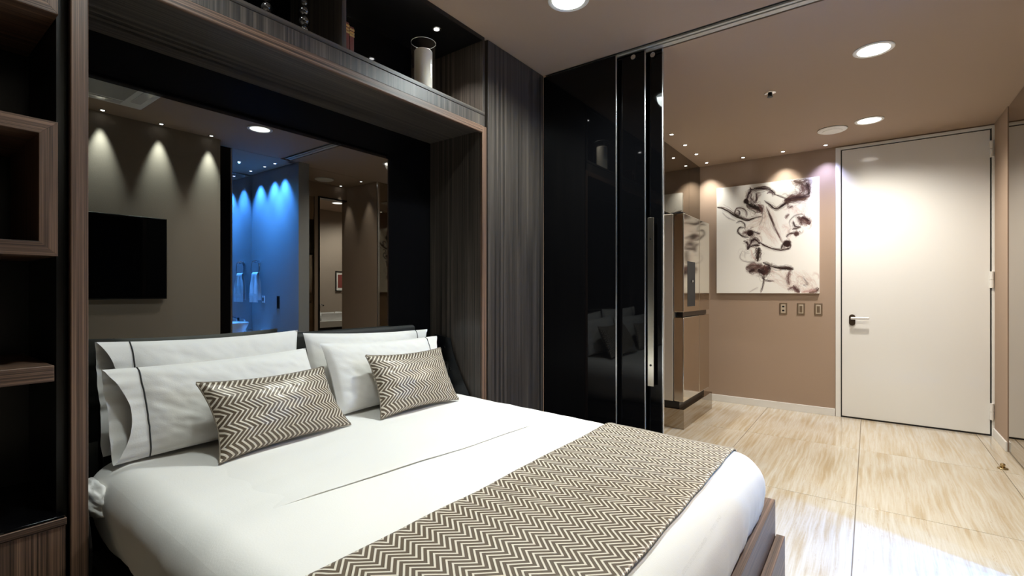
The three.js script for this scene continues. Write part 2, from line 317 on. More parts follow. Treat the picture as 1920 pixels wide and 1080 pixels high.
{
  const m = thing('mattress', 'thick mattress made up with a white sheet and turned-back hem', 'mattress', [1.17, 0.36, -1.14]);
  part(m, 'cover', softBox(BX0, BX1, 0.365, BZ0, BZ1, 0.105, 110, 24, 130), M.linen);
  { // turned-back upper sheet whose hem crosses the bed
    const NX = 90, NZ = 60, pos = [], uv = [], idx = [];
    for (let s = 0; s < 2; s++) for (let j = 0; j <= NZ; j++) for (let i = 0; i <= NX; i++) {
      const X = mix(0.50, 1.85, i / NX), zh = -1.215 + 0.085 * (X - 0.5) / 0.8 - 0.05 * Math.max(0, X - 1.3), Z = mix(-1.9, zh, j / NZ);
      const sink = 0.011 * (sst(0.74, 0.50, X) + sst(1.55, 1.85, X)) + 0.004 * sst(0.3, 0, j / NZ);
      const lift = 0.0035 + 0.0035 * ns(X * 3, Z * 4, 1) + 0.0022 * ns(X * 1.5 + Z * 2, Z * 14, 4) + 0.0012 * ns(X * 9, Z * 22, 6) + 0.0025 * sst(0.93, 1, j / NZ) + 0.002 * ns(X * 2 + 5, Z * 9, 12);
      pos.push(X, topY(Z) + lift - sink - s * 0.004, Z); uv.push(X, Z);
    }
    const S = (NX + 1) * (NZ + 1);
    for (let j = 0; j < NZ; j++) for (let i = 0; i < NX; i++) { const a = j * (NX + 1) + i, b = a + 1, c = a + NX + 1, d = c + 1; idx.push(a, c, b, b, c, d, S + a, S + b, S + c, S + b, S + d, S + c); }
    for (let i = 0; i < NX; i++) { const a = NZ * (NX + 1) + i, b = a + 1; idx.push(a, S + a, b, b, S + a, S + b); }
    const g = new THREE.BufferGeometry(); g.setAttribute('position', new THREE.Float32BufferAttribute(pos, 3)); g.setAttribute('uv', new THREE.Float32BufferAttribute(uv, 2)); g.setIndex(idx); g.computeVertexNormals();
    part(m, 'upper_sheet', g, M.linen);
  }
  // crumpled corner of the sheet by the pillows
  const g = new THREE.SphereGeometry(1, 40, 28), p = g.attributes.position;
  for (let i = 0; i < p.count; i++) { const v = V(p.getX(i), p.getY(i), p.getZ(i)); const k = 1 + 0.24 * ns(v.x * 1.6, v.y * 2.2, v.z * 1.8 + 3) + 0.07 * ns(v.x * 3 + v.y * 2, v.y * 5, v.z * 4); p.setXYZ(i, 0.412 + v.x * 0.030 * k, 0.585 + v.y * 0.050 * k, -1.85 + v.z * 0.10 * k); }
  g.computeVertexNormals(); part(m, 'sheet_corner', g, M.linen);
}
{ // bed runner draped over both sides
  const r = 0.105 + 0.006, N = 120, K = 60, z0 = -0.865, z1 = -0.385;
  const prof = []; const hang = 0.22;
  const xl = BX0 - 0.012, xr = BX1 + 0.004;
  for (let i = 0; i <= 12; i++) prof.push([xl - 0.012, -r - hang * (1 - i / 12)]);
  for (let i = 1; i <= 10; i++) { const a = Math.PI - i / 10 * Math.PI / 2; prof.push([xl - 0.012 + r + r * Math.cos(a), -r + r * Math.sin(a)]); }
  for (let i = 1; i < N; i++) prof.push([mix(xl - 0.012 + r, xr - r, i / N), 0]);
  for (let i = 0; i <= 10; i++) { const a = Math.PI / 2 - i / 10 * Math.PI / 2; prof.push([xr - r + r * Math.cos(a), -r + r * Math.sin(a)]); }
  for (let i = 1; i <= 12; i++) prof.push([xr, -r - hang * i / 12]);
  const L = [0]; for (let i = 1; i < prof.length; i++) L.push(L[i - 1] + Math.hypot(prof[i][0] - prof[i - 1][0], prof[i][1] - prof[i - 1][1]));
  const pos = [], uv = [], idx = [], n = prof.length;
  for (let s = 0; s < 2; s++) for (let j = 0; j <= K; j++) for (let i = 0; i < n; i++) {
    const t = j / K, zz = mix(z0, z1, t) + 0.006 * ns(L[i] * 5, t * 2, 3) * (t < 0.1 || t > 0.9 ? 1 : 0.6);
    const flat = prof[i][1] > -0.01 ? 1 : 0;
    const hem = (Math.exp(-(((t - 0.02) / 0.02) ** 2)) + Math.exp(-(((t - 0.98) / 0.02) ** 2))) * 0.002;
    const bump = flat * (0.0035 * ns(prof[i][0] * 3, zz * 4, 1) + 0.0035 + 0.0015 * ns(prof[i][0] * 5, zz * 8, 11)) + hem;
    pos.push(prof[i][0], topY(zz) + prof[i][1] + 0.007 + bump - s * 0.004, zz); uv.push((zz - z0), L[i]);
  }
  const S = (K + 1) * n;
  for (let j = 0; j < K; j++) for (let i = 0; i < n - 1; i++) { const a = j * n + i, b = a + 1, c = a + n, d = c + 1; idx.push(a, c, b, b, c, d, S + a, S + b, S + c, S + b, S + d, S + c); }
  for (let i = 0; i < n - 1; i++) { let a = i, b = i + 1; idx.push(a, b, S + a, b, S + b, S + a); a = K * n + i; b = a + 1; idx.push(a, S + a, b, b, S + a, S + b); }
  const g = new THREE.BufferGeometry(); g.setAttribute('position', new THREE.Float32BufferAttribute(pos, 3)); g.setAttribute('uv', new THREE.Float32BufferAttribute(uv, 2)); g.setIndex(idx); g.computeVertexNormals();
  const t = thing('bed_runner', 'beige herringbone bed runner laid across the foot of the bed', 'bed runner', [1.17, 0.4, -0.62]);
  part(t, 'cloth', g, M.chevron);
}
// pillows: corner points in world space, puffed between them
function puff(c, T, o = {}) {
  const [BL, BR, TR, TL] = c.map(p => V(...p)), N = o.n || 48, K = o.k || 36, e = o.e || 2.4, pull = o.pull ?? 0.05, sd = o.seed || 0, wr = o.wr ?? 0.004;
  const nrm = V(0, 0, 0).crossVectors(BR.clone().sub(BL), TL.clone().sub(BL)).normalize();
  const W = BL.distanceTo(BR), Hh = BL.distanceTo(TL), open = o.open || 0;   // open: -1 left, +1 right keeps the sleeve end open
  const at = (s, t, side) => {
    const s2 = s * (1 - pull * (1 - t * t) * (open && s * open > 0 ? 0.3 : 1)), t2 = t * (1 - pull * 1.1 * (1 - s * s));
    const a = BL.clone().lerp(BR, (s2 + 1) / 2), b = TL.clone().lerp(TR, (s2 + 1) / 2), p = a.lerp(b, (t2 + 1) / 2);
    const se = open && s * open > 0 ? s * 0.93 : s;
    const w = T * Math.sqrt(Math.max(0, (1 - Math.abs(se) ** e) * (1 - Math.abs(t) ** e)));
    const edge = 1 - Math.min(1 - Math.abs(s), 1 - Math.abs(t));
    const q = wr * (ns(s * 2.5 + sd, t * 2.5, sd) * 1.3 + edge * ns(s * 7 + sd, t * 6, side) * 1.1 + 0.5 * ns(s * 14 + t * 6, t * 4 - s * 3, sd + 5)) * Math.sqrt(clamp(w / T));
    return p.addScaledVector(nrm, side * (w + q) + (o.bow || 0) * (1 - t * t));
  };
  const pos = [], uv = [], idx = [];
  for (const side of [1, -1]) { const off = pos.length / 3;
    for (let j = 0; j <= K; j++) for (let i = 0; i <= N; i++) { const s = i / N * 2 - 1, t = j / K * 2 - 1, p = at(s, t, side); pos.push(p.x, p.y, p.z); uv.push(s * W / 2, t * Hh / 2); }
    for (let j = 0; j < K; j++) for (let i = 0; i < N; i++) { const a = off + j * (N + 1) + i, b = a + 1, cc = a + N + 1, d = cc + 1; side > 0 ? idx.push(a, b, cc, b, d, cc) : idx.push(a, cc, b, b, cc, d); } }
  const g = new THREE.BufferGeometry(); g.setAttribute('position', new THREE.Float32BufferAttribute(pos, 3)); g.setAttribute('uv', new THREE.Float32BufferAttribute(uv, 2)); g.setIndex(idx); g.computeVertexNormals();
  return { g, at, nrm, W, Hh };
}
function sleeve(pf, dir, len, T, sd) {                    // the open flange beyond the stitched cord
  const K = 36, N = 10, pos = [], uv = [], idx = [];
  for (const side of [1, -1]) { const off = pos.length / 3;
    for (let j = 0; j <= K; j++) { const t = j / K * 2 - 1, p0 = pf.at(dir, t, side), mid = pf.at(dir, t, 1).add(pf.at(dir, t, -1)).multiplyScalar(0.5), out = mid.clone().sub(pf.at(dir * 0.94, t, 1).add(pf.at(dir * 0.94, t, -1)).multiplyScalar(0.5)).normalize();
      const off0 = p0.clone().sub(mid);
      for (let i = 0; i <= N; i++) { const cut = side > 0 ? 1 - 0.55 * (1 - t * t) : 1.04; const q = i / N * cut; const k = 1 - 0.25 * q + (side < 0 ? 0.25 * q : 0.15 * q) + 0.35 * q * ns(t * 2 + sd, q, side * 2) ; const p = mid.clone().addScaledVector(out, len * q * (1 + 0.10 * ns(t * 2, sd, side))).addScaledVector(off0, Math.max(0.05, k)); p.y += 0.004 * q * ns(t * 3, sd); pos.push(p.x, p.y, p.z); uv.push(q * len, t * pf.Hh / 2); } }
    for (let j = 0; j < K; j++) for (let i = 0; i < N; i++) { const a = off + j * (N + 1) + i, b = a + 1, c = a + N + 1, d = c + 1; (side * dir > 0) ? idx.push(a, b, c, b, d, c) : idx.push(a, c, b, b, c, d); } }
  const g = new THREE.BufferGeometry(); g.setAttribute('position', new THREE.Float32BufferAttribute(pos, 3)); g.setAttribute('uv', new THREE.Float32BufferAttribute(uv, 2)); g.setIndex(idx); g.computeVertexNormals(); return g;
}
function pillow(label, corners, T, open, sd) {
  const b = corners[0].map((v, i) => (v + corners[1][i]) / 2);
  const t = thing('pillow', label, 'pillow', b, 'white pillows');
  const pf = puff(corners, T, { open, seed: sd, wr: 0.0045, e: 2.8, pull: 0.045 });
  part(t, 'case', pf.g, M.linen);
  part(t, 'flange', sleeve(pf, open, 0.085, T, sd), M.linen);
  const pts = []; for (let j = 0; j <= 24; j++) { const q = pf.at(open * 0.995, j / 24 * 2 - 1, 1).addScaledVector(pf.nrm, 0.001); pts.push([q.x + 0.002 * ns(j * 0.4, sd), q.y, q.z]); }
  part(t, 'piping', tube(pts, 0.0022, 60, 6), M.cord, 'dark cord');
}
const mb = z => topY(z);
pillow('white pillow behind, leaning at the left with its top edge highest', [[0.55, 0.676, -1.96], [1.13, 0.676, -1.96], [1.125, 1.03, -1.985], [0.535, 1.03, -1.985]], 0.05, -1, 1.1);
pillow('white pillow in front at the left with dark cord and open flange', [[0.545, 0.676, -1.83], [1.17, 0.676, -1.79], [1.10, 0.962, -1.88], [0.525, 0.955, -1.88]], 0.065, -1, 2.7);
pillow('white pillow behind at the right beside the black pivot arm', [[1.17, 0.676, -1.96], [1.78, 0.676, -1.96], [1.80, 0.985, -1.985], [1.15, 1.015, -1.985]], 0.05, 1, 3.9);
pillow('white pillow in front at the right, partly behind the small chevron cushion', [[1.19, 0.676, -1.78], [1.76, 0.676, -1.80], [1.77, 0.955, -1.88], [1.165, 0.975, -1.88]], 0.065, 1, 5.2);
function cushion(label, corners, T, sd) {
  const b = corners[0].map((v, i) => (v + corners[1][i]) / 2);
  const t = thing('cushion', label, 'cushion', b, 'chevron cushions');
  const pf = puff(corners, T, { seed: sd, wr: 0.004, e: 2.2, pull: 0.10 });
  part(t, 'cover', pf.g, M.chevron);
  const pts = []; const n = 20;
  for (let i = 0; i < n; i++) pts.push(pf.at(i / n * 2 - 1, -1, 1)); for (let i = 0; i < n; i++) pts.push(pf.at(1, i / n * 2 - 1, 1));
  for (let i = 0; i < n; i++) pts.push(pf.at(1 - i / n * 2, 1, 1)); for (let i = 0; i < n; i++) pts.push(pf.at(-1, 1 - i / n * 2, 1));
  part(t, 'seam', tube(pts.map(p => [p.x, p.y, p.z]), 0.0025, 160, 5, true), std({ color: lin(0.22, 0.18, 0.13), roughness: 0.7 }));
}
cushion('long chevron cushion leaning on the left pillows', [[0.655, 0.672, -1.60], [1.155, 0.672, -1.645], [1.085, 0.902, -1.725], [0.640, 0.905, -1.735]], 0.062, 1.7);
cushion('smaller chevron cushion leaning on the right pillows', [[1.275, 0.672, -1.615], [1.735, 0.672, -1.605], [1.73, 0.915, -1.725], [1.295, 0.922, -1.745]], 0.062, 4.4);

// ================================================================ SHELF OBJECTS
for (const [x, h, lb] of [[1.168, 0.118, 'red leather book with gilt bands against the shelf divider'], [1.191, 0.108, 'shorter red leather book next to the taller one']]) {
  const b = thing('book', lb, 'book', [x, 2.166, -1.69], 'red books on the shelf');
  const w = 0.021, y0 = 2.166;
  part(b, 'cover', bx(x - w / 2, x + w / 2, y0, y0 + h, -1.79, -1.69, 0.004), M.leather);
  part(b, 'pages', bx(x - w / 2 + 0.003, x + w / 2 - 0.003, y0 + h - 0.003, y0 + h + 0.0006, -1.787, -1.70), M.wax);
  for (const f of [0.62, 0.72, 0.84]) part(b, 'gilt_band', bx(x - w / 2 - 0.0005, x + w / 2 + 0.0005, y0 + h * f, y0 + h * f + 0.009, -1.696, -1.6895, 0.001), M.gold);
}
{
  const x = 1.626, z = -1.738, y = 2.1665;
  const v = thing('hurricane_vase', 'tall clear glass cylinder around a candle on the shelf', 'vase', [x, y, z]);
  part(v, 'glass', lathe([[0, 0.002], [0.055, 0.002], [0.059, 0.006], [0.059, 0.234]], x, y, z, 64), M.glass);
  part(v, 'rim', lathe([[0.0575, 0.233], [0.0595, 0.233], [0.0600, 0.2345], [0.0585, 0.2355], [0.0575, 0.233]], x, y, z, 64), M.rim);
  const c = thing('candle', 'thick ivory pillar candle inside the glass cylinder', 'candle', [x, y + 0.008, z]);
  part(c, 'wax', lathe([[0, 0.0], [0.042, 0.0], [0.043, 0.003], [0.043, 0.181], [0.040, 0.186], [0.035, 0.184], [0.012, 0.178], [0, 0.177]], x, y + 0.008, z, 48), M.wax);
  part(c, 'wick', cyl(0.0012, 0.0012, 0.014, x, y + 0.192, z, 6), M.cord);
}
for (const [x, z, s, lb] of [[1.014, -1.74, 1, 'stacked faceted crystal ornament in the dark shelf bay'], [0.93, -1.86, 1.15, 'second crystal ornament set further back in the dark shelf bay']]) {
  const o = thing('crystal_ornament', lb, 'ornament', [x, 2.166, z]);
  part(o, 'foot', lathe([[0, 0], [0.022 * s, 0], [0.020 * s, 0.006], [0.005, 0.012], [0.005, 0.016], [0, 0.016]], x, 2.166, z, 12), M.chrome);
  [[0.032, 0.016], [0.066, 0.020], [0.104, 0.018], [0.136, 0.013]].forEach(([y, r]) => { const ico = new THREE.IcosahedronGeometry(r * s, 1); ico.translate(x, 2.166 + y * s, z); part(o, 'crystal', ico, M.crystal); });
}

// ================================================================ SLIDING GLASS AND TRACK
const panels = [[XG, ZC + 0.002, -1.171, 'fixed black glass panel next to the tall wood cabinet'], [XG + 0.04, -1.60, -1.014, 'middle black glass sliding panel'], [XG + 0.08, -1.50, -0.927, 'black glass sliding panel with the long bar handle']];
panels.forEach(([x, z0, z1, lb], i) => {
  const p = thing('sliding_glass_panel', lb, 'glass panel', [x, 0, (z0 + z1) / 2]);
  part(p, 'glass', bx(x, x + 0.012, 0.008, C - 0.012, z0, z1 - 0.008), M.blackGloss);
  part(p, 'edge_profile', bx(x - 0.002, x + 0.014, 0.008, C - 0.012, z1 - 0.008, z1, 0.002), M.alu, 'bright aluminium edge strip');
  if (i) { const zz = i === 1 ? -1.084 : -0.985; part(p, 'roller', cyl(0.014, 0.014, 0.012, x - 0.006, 2.535, zz, 20, 'x'), M.alu); part(p, 'roller_001', cyl(0.014, 0.014, 0.012, x - 0.006, 2.535, z0 + 0.1, 20, 'x'), M.alu); }
  if (i === 2) {
    const h = part(p, 'handle', bx(x - 0.034, x - 0.024, 0.662, 1.612, -1.006, -0.970, 0.002), std({ color: lin(0.62, 0.58, 0.5), roughness: 0.2, metalness: 1 }), 'long brushed metal bar handle');
    for (const y of [0.78, 1.49]) { part(h, 'standoff', cyl(0.009, 0.009, 0.024, x - 0.012, y, -0.988, 14, 'x'), M.alu); part(h, 'screw', cyl(0.006, 0.006, 0.003, x - 0.0355, y, -0.988, 12, 'x'), M.black); }
  }
});
{ const t = thing('ceiling_track', 'aluminium sliding door track set in the ceiling', 'track', [2.655, C, -0.45]);
  part(t, 'channel', bx(2.60, 2.71, C + 0.006, C + 0.03, -1.67, 0.735), M.black);
  for (const [a, b] of [[2.624, 2.642], [2.654, 2.688]]) part(t, 'rail', bx(a, b, C - 0.004, C + 0.006, -1.67, 0.735, 0.001), M.aluMatte); }

// ================================================================ FRIDGE AND UPPER CABINETS
{
  const p = thing('fridge_plinth', 'mirror-finish plinth box under the refrigerator', 'plinth', [4.69, 0, -1.6]);
  part(p, 'box', bx(4.226, 5.157, 0, 0.172, -2.08, -1.285, 0.002), M.bronze);
  const f = thing('refrigerator', 'polished champagne steel refrigerator with black water dispenser', 'refrigerator', [4.64, 0.172, -1.6]);
  part(f, 'foot_base', bx(4.25, 5.03, 0.172, 0.236, -2.05, -1.33), M.black);
  part(f, 'body', bx(4.228, 5.053, 0.234, 1.872, -2.06, -1.378, 0.006), M.steelSide);
  const door = (nm, x0, x1, y0, y1) => part(f, nm, bx(x0, x1, y0, y1, -1.372, -1.285, 0.008), M.steel);
  door('door', 4.226, 4.700, 1.012, 1.872); door('door_001', 4.704, 5.055, 1.012, 1.872);
  door('drawer', 4.226, 4.700, 0.236, 0.968); door('drawer_001', 4.704, 5.055, 0.236, 0.968);
  part(f, 'handle_recess', bx(4.30, 5.05, 0.97, 1.010, -1.37, -1.315), M.black);
  part(f, 'hinge_cover', bx(4.25, 4.33, 1.872, 1.886, -1.40, -1.30, 0.004), M.black);
  const d = part(f, 'dispenser', bx(4.33, 4.56, 1.06, 1.46, -1.286, -1.2835, 0.001), M.blackMatte, 'black dispenser panel');
  part(d, 'spout', bx(4.432, 4.452, 1.275, 1.295, -1.284, -1.268, 0.004), M.chrome);
  const u = thing('upper_cabinet', 'bronze mirrored cabinets above the refrigerator', 'cabinet', [4.6, 1.93, -1.8]);
  part(u, 'body', bx(3.7, XD - 0.001, 1.93, C - 0.001, -2.10, -1.53), M.black);
  for (const [i, a, b] of [[0, 3.7, 4.41], [1, 4.414, 5.144], [2, 5.148, XD - 0.002]]) part(u, i ? 'door_00' + i : 'door', bx(a, b, 1.93, C - 0.002, -1.53, -1.51, 0.001), M.bronzeDeep);
}

// ================================================================ ENTRANCE DETAILS
function paintingTexture() {
  const S = 1024, cv = document.createElement('canvas'); cv.width = cv.height = S; const g = cv.getContext('2d');
  g.fillStyle = '#eceae3'; g.fillRect(0, 0, S, S);
  const mp = ([X, Y]) => { const s = (X - 88) / 718, y0 = 127 - 92 * s; return [s * S, (Y - y0) / (857 - y0) * S]; };
  const cr = (P, t) => { const n = P.length - 1, f = Math.min(t * n, n - 1e-6), i = Math.floor(f), u = f - i, a = P[Math.max(0, i - 1)], b = P[i], c = P[i + 1], d = P[Math.min(n, i + 2)];
    return [0, 1].map(k => 0.5 * (2 * b[k] + (c[k] - a[k]) * u + (2 * a[k] - 5 * b[k] + 4 * c[k] - d[k]) * u * u + (3 * b[k] - a[k] - 3 * c[k] + d[k]) * u * u * u)); };
  const line = (P, o, ph, amp, lw, a0, a1, style) => {
    g.beginPath();
    for (let k = 0; k <= 40; k++) { const t = mix(a0, a1, k / 40), q = cr(P, t), q2 = cr(P, Math.min(1, t + 0.02)); const dx = q2[0] - q[0], dy = q2[1] - q[1], l = Math.hypot(dx, dy) || 1, taper = Math.sin(Math.PI * clamp(t * 0.9 + 0.05)) ** 0.6;
      const oo = o * taper + amp * ns(ph, t * 3.1) + 0.4 * amp * ns(ph * 2, t * 9); const x = q[0] - dy / l * oo, y = q[1] + dx / l * oo; k ? g.lineTo(x, y) : g.moveTo(x, y); }
    g.strokeStyle = style; g.lineWidth = lw; g.lineCap = 'round'; g.lineJoin = 'round'; g.stroke();
  };
  const tone = (col, a) => `rgba(${clamp(col[0] + rr(-14, 24), 0, 255) | 0},${clamp(col[1] + rr(-8, 14), 0, 255) | 0},${clamp(col[2] + rr(-8, 14), 0, 255) | 0},${a})`;
  const ink = (pts, w, al, col = [30, 14, 12], fil = 1) => {
    const P = pts.map(mp), W = w * 1.68;
    if (fil === 1) { // solid core of uneven width
      const n = 60, L = [], R = [], ph = rnd() * 50;
      for (let k = 0; k <= n; k++) { const t = k / n, q = cr(P, t), q2 = cr(P, Math.min(1, t + 0.02)), q0 = cr(P, Math.max(0, t - 0.02)), dx = q2[0] - q0[0], dy = q2[1] - q0[1], l = Math.hypot(dx, dy) || 1, hw = W * 0.34 * Math.sin(Math.PI * clamp(t * 0.94 + 0.03)) ** 0.7 * (0.75 + 1.1 * ns(ph, t * 5) + 0.5 * ns(ph + 9, t * 17)), sh = W * 0.25 * ns(ph + 20, t * 4); const w2 = Math.max(0.4, hw); L.push([q[0] - dy / l * (w2 + sh), q[1] + dx / l * (w2 + sh)]); R.push([q[0] + dy / l * (w2 - sh), q[1] - dx / l * (w2 - sh)]); }
      g.beginPath(); L.forEach((p, i) => i ? g.lineTo(...p) : g.moveTo(...p)); R.reverse().forEach(p => g.lineTo(...p)); g.closePath(); g.fillStyle = tone(col, Math.min(1, al * 1.05)); g.fill();
    }
    for (let r = 0; r < 4 + W * 0.5 * fil; r++) line(P, (rnd() + rnd() - 1) * W * 0.8, rnd() * 50, W * 0.5 + 2, Math.max(0.9, W * rr(0.05, 0.16)), rnd() * 0.3, 1 - rnd() * 0.3, tone(col, al * rr(0.3, 0.8)));
    for (let r = 0; r < 8 + W * 1.0 * fil; r++) line(P, (rnd() + rnd() - 1) * W * 1.3, rnd() * 50, W * 1.0 + 9, rr(0.6, 2.2), rnd() * 0.25, 1 - rnd() * 0.25, tone(col, al * rr(0.2, 0.6)));
  };
  const blob = (x, y, r, al, col) => { for (let k = 0; k < 6; k++) { const a = rnd() * 6.3, e = rr(0.4, 1), pts = []; for (let q = 0; q <= 8; q++) { const th = a + q * rr(0.55, 0.75), R = r * e * (1 - q * 0.09); pts.push([x + R * Math.cos(th), y + R * Math.sin(th) * 0.9]); } ink(pts, r * 0.42, al, col); } };
  const BR = [66, 42, 37], PK = [176, 140, 128], GR = [120, 108, 104];
  const haze = (x, y, rx, ry, n, al, col) => { for (let k = 0; k < n; k++) { const cx = x + rr(-rx, rx), cy = y + rr(-ry, ry), R = rr(8, 34), a = rnd() * 6.3, tw = rr(0.25, 0.75) * (rnd() < 0.5 ? -1 : 1), pts = []; for (let q = 0; q <= 6; q++) { const th = a + q * tw, r2 = R * (1 - q * 0.07); pts.push([clamp(cx + r2 * Math.cos(th), 92, 803), clamp(cy + r2 * Math.sin(th), 60, 852)]); } ink(pts, rr(2.5, 6), al * rr(0.4, 1), col, 0.8); } };
  haze(370, 195, 45, 55, 14, 0.31, [70, 40, 34]); haze(690, 120, 55, 55, 26, 0.28, BR); haze(640, 195, 70, 22, 22, 0.31, BR); haze(400, 680, 80, 30, 26, 0.31, BR); haze(690, 790, 90, 55, 30, 0.19, [150, 105, 95]); haze(540, 730, 90, 45, 16, 0.14, PK);
  haze(350, 470, 55, 60, 20, 0.28, BR); haze(690, 350, 50, 35, 16, 0.25, BR); haze(640, 430, 40, 20, 8, 0.28, BR); haze(600, 510, 22, 22, 8, 0.31, BR); haze(450, 330, 70, 90, 16, 0.10, GR); haze(400, 290, 40, 40, 10, 0.25, BR); haze(330, 590, 50, 35, 10, 0.15, GR); haze(630, 270, 50, 30, 10, 0.15, PK);
  // faint veils
  for (const s of [[[430, 230], [440, 330], [400, 430], [420, 500]], [[470, 250], [520, 380], [560, 500]], [[440, 260], [470, 400], [520, 530]], [[560, 390], [600, 400], [600, 480]], [[300, 400], [380, 380], [430, 330]], [[330, 350], [400, 340], [430, 290]], [[640, 700], [690, 760], [760, 820]], [[600, 700], [620, 780], [700, 840]], [[450, 700], [540, 720], [620, 800]], [[460, 740], [560, 780], [620, 830]], [[690, 700], [750, 760], [800, 840]], [[400, 380], [450, 420], [540, 520]], [[630, 240], [650, 270], [700, 300]], [[700, 200], [710, 260], [690, 300]]]) ink(s, 26, 0.13, PK, 0.6);
  ink([[90, 258], [130, 263], [180, 286], [225, 312], [270, 330], [320, 346], [370, 330], [425, 318]], 13, 0.75);
  ink([[240, 275], [262, 285], [260, 305], [240, 310], [226, 296], [240, 275]], 8, 0.8); ink([[222, 300], [240, 266], [285, 264], [312, 290], [312, 326]], 7, 0.55);
  ink([[130, 292], [175, 330], [235, 352]], 5, 0.35, GR); ink([[235, 366], [268, 354], [300, 376], [300, 412]], 7, 0.65);
  ink([[340, 112], [352, 132], [400, 122], [460, 124], [502, 146], [518, 168]], 11, 0.85); ink([[352, 128], [330, 160], [312, 205]], 14, 0.75); ink([[395, 120], [440, 106], [490, 122]], 4, 0.5);
  blob(312, 214, 18, 0.9); ink([[318, 224], [352, 248], [398, 262], [420, 284]], 26, 0.8); ink([[385, 150], [388, 200], [368, 226]], 9, 0.7); ink([[355, 150], [345, 190], [370, 214]], 6, 0.55); ink([[400, 230], [425, 270], [420, 300]], 16, 0.6, BR);
  ink([[440, 206], [480, 236], [520, 264], [562, 242], [602, 214], [662, 196], [722, 168], [748, 148]], 12, 0.8); ink([[460, 160], [475, 148], [498, 156], [500, 180]], 6, 0.55); ink([[505, 160], [560, 180], [605, 202]], 4, 0.6);
  for (const s of [[[620, 66], [680, 74], [742, 62]], [[640, 70], [700, 92], [745, 130]], [[742, 60], [732, 118], [742, 172]]]) ink(s, 20, 0.36, BR);
  for (const s of [[[580, 205], [630, 172], [690, 190], [748, 168]], [[575, 215], [640, 200], [735, 195]], [[690, 90], [700, 140], [650, 180]]]) ink(s, 22, 0.36, BR);
  ink([[575, 210], [640, 190], [745, 175]], 14, 0.55); ink([[600, 220], [610, 250], [640, 245]], 9, 0.5, BR); ink([[720, 80], [740, 120], [740, 165]], 12, 0.55);
  ink([[455, 246], [482, 322], [512, 392], [542, 452], [572, 512]], 10, 0.55, BR); ink([[462, 262], [490, 330], [515, 385]], 5, 0.75); ink([[430, 262], [426, 332], [404, 384]], 5, 0.4, GR);
  ink([[588, 335], [596, 312], [614, 306]], 9, 0.5, BR); ink([[622, 404], [614, 352], [648, 312], [692, 300], [715, 315]], 6, 0.45, GR); ink([[665, 320], [690, 345], [690, 380]], 18, 0.6, BR); ink([[690, 325], [722, 345], [748, 372]], 22, 0.65, BR); ink([[640, 350], [650, 385], [690, 390]], 8, 0.7); ink([[690, 322], [720, 335], [745, 350]], 8, 0.8);
  ink([[590, 462], [612, 442], [672, 428]], 7, 0.7); blob(662, 440, 16, 0.8, BR); ink([[630, 408], [660, 402], [690, 392]], 6, 0.7);
  blob(598, 512, 24, 0.75); ink([[624, 508], [618, 535], [590, 548], [545, 554], [490, 541], [430, 514], [408, 498]], 9, 0.85); ink([[580, 500], [562, 525], [560, 545]], 8, 0.7);
  ink([[300, 398], [262, 398], [250, 428], [282, 456], [332, 466]], 9, 0.75); blob(340, 438, 24, 0.85); ink([[345, 420], [390, 434], [414, 440]], 6, 0.75); ink([[285, 440], [310, 430], [330, 440]], 12, 0.45, BR);
  ink([[290, 492], [318, 508], [324, 548], [345, 520]], 12, 0.75); ink([[335, 500], [372, 480], [412, 510]], 16, 0.8); ink([[340, 530], [380, 522], [412, 520]], 12, 0.75); ink([[318, 555], [350, 500], [380, 470]], 8, 0.6);
  ink([[402, 535], [398, 580], [394, 636]], 22, 0.85); ink([[285, 560], [264, 604], [298, 634], [380, 642]], 5, 0.3, GR); ink([[345, 550], [360, 600], [380, 620]], 8, 0.3, PK);
  for (const s of [[[308, 690], [350, 660], [400, 664], [440, 692]], [[312, 672], [360, 690], [420, 700]], [[330, 705], [380, 680], [430, 660]]]) ink(s, 24, 0.36, BR);
  ink([[330, 710], [355, 700], [372, 690]], 14, 0.7); ink([[398, 690], [438, 712], [482, 672]], 30, 0.75); ink([[430, 640], [480, 664], [560, 682], [645, 688]], 11, 0.8); ink([[540, 684], [590, 676], [640, 690]], 12, 0.7); ink([[440, 660], [460, 700], [430, 730]], 20, 0.6, BR);
  ink([[442, 720], [434, 790], [416, 855]], 5, 0.75); ink([[420, 735], [450, 765], [512, 772]], 5, 0.7); ink([[620, 690], [604, 750], [612, 800]], 16, 0.4, BR); ink([[640, 800], [660, 830], [680, 850]], 16, 0.5, BR); ink([[700, 740], [730, 790], [700, 800]], 10, 0.4, GR);
  ink([[600, 830], [640, 820], [680, 855]], 16, 0.35, BR); ink([[740, 850], [780, 845], [803, 820]], 16, 0.7, BR); ink([[690, 850], [740, 840], [790, 835]], 20, 0.3, PK); ink([[330, 850], [370, 830], [400, 815]], 5, 0.2, GR);
  const t = new THREE.CanvasTexture(cv); t.colorSpace = THREE.SRGBColorSpace; t.anisotropy = 8; return t;
}
{
  const p = thing('canvas_painting', 'square white canvas with a smoke-like brown ink face in profile', 'painting', [XD, 1.173, -0.856]);
  part(p, 'stretcher', bx(XD - 0.038, XD - 0.001, 1.173, 2.306, -1.327, -0.386, 0.002), std({ color: lin(0.7, 0.68, 0.63), roughness: 0.6 }));
  const pl = new THREE.PlaneGeometry(0.939, 1.131); pl.rotateY(-Math.PI / 2); pl.translate(XD - 0.0385, 1.7395, -0.8565);
  part(p, 'print', pl, phy({ map: paintingTexture(), roughness: 0.4 }), 'brown smoke drawing of a face');
}
const plateMat = std({ color: lin(0.34, 0.25, 0.17), roughness: 0.28, metalness: 0.7 });
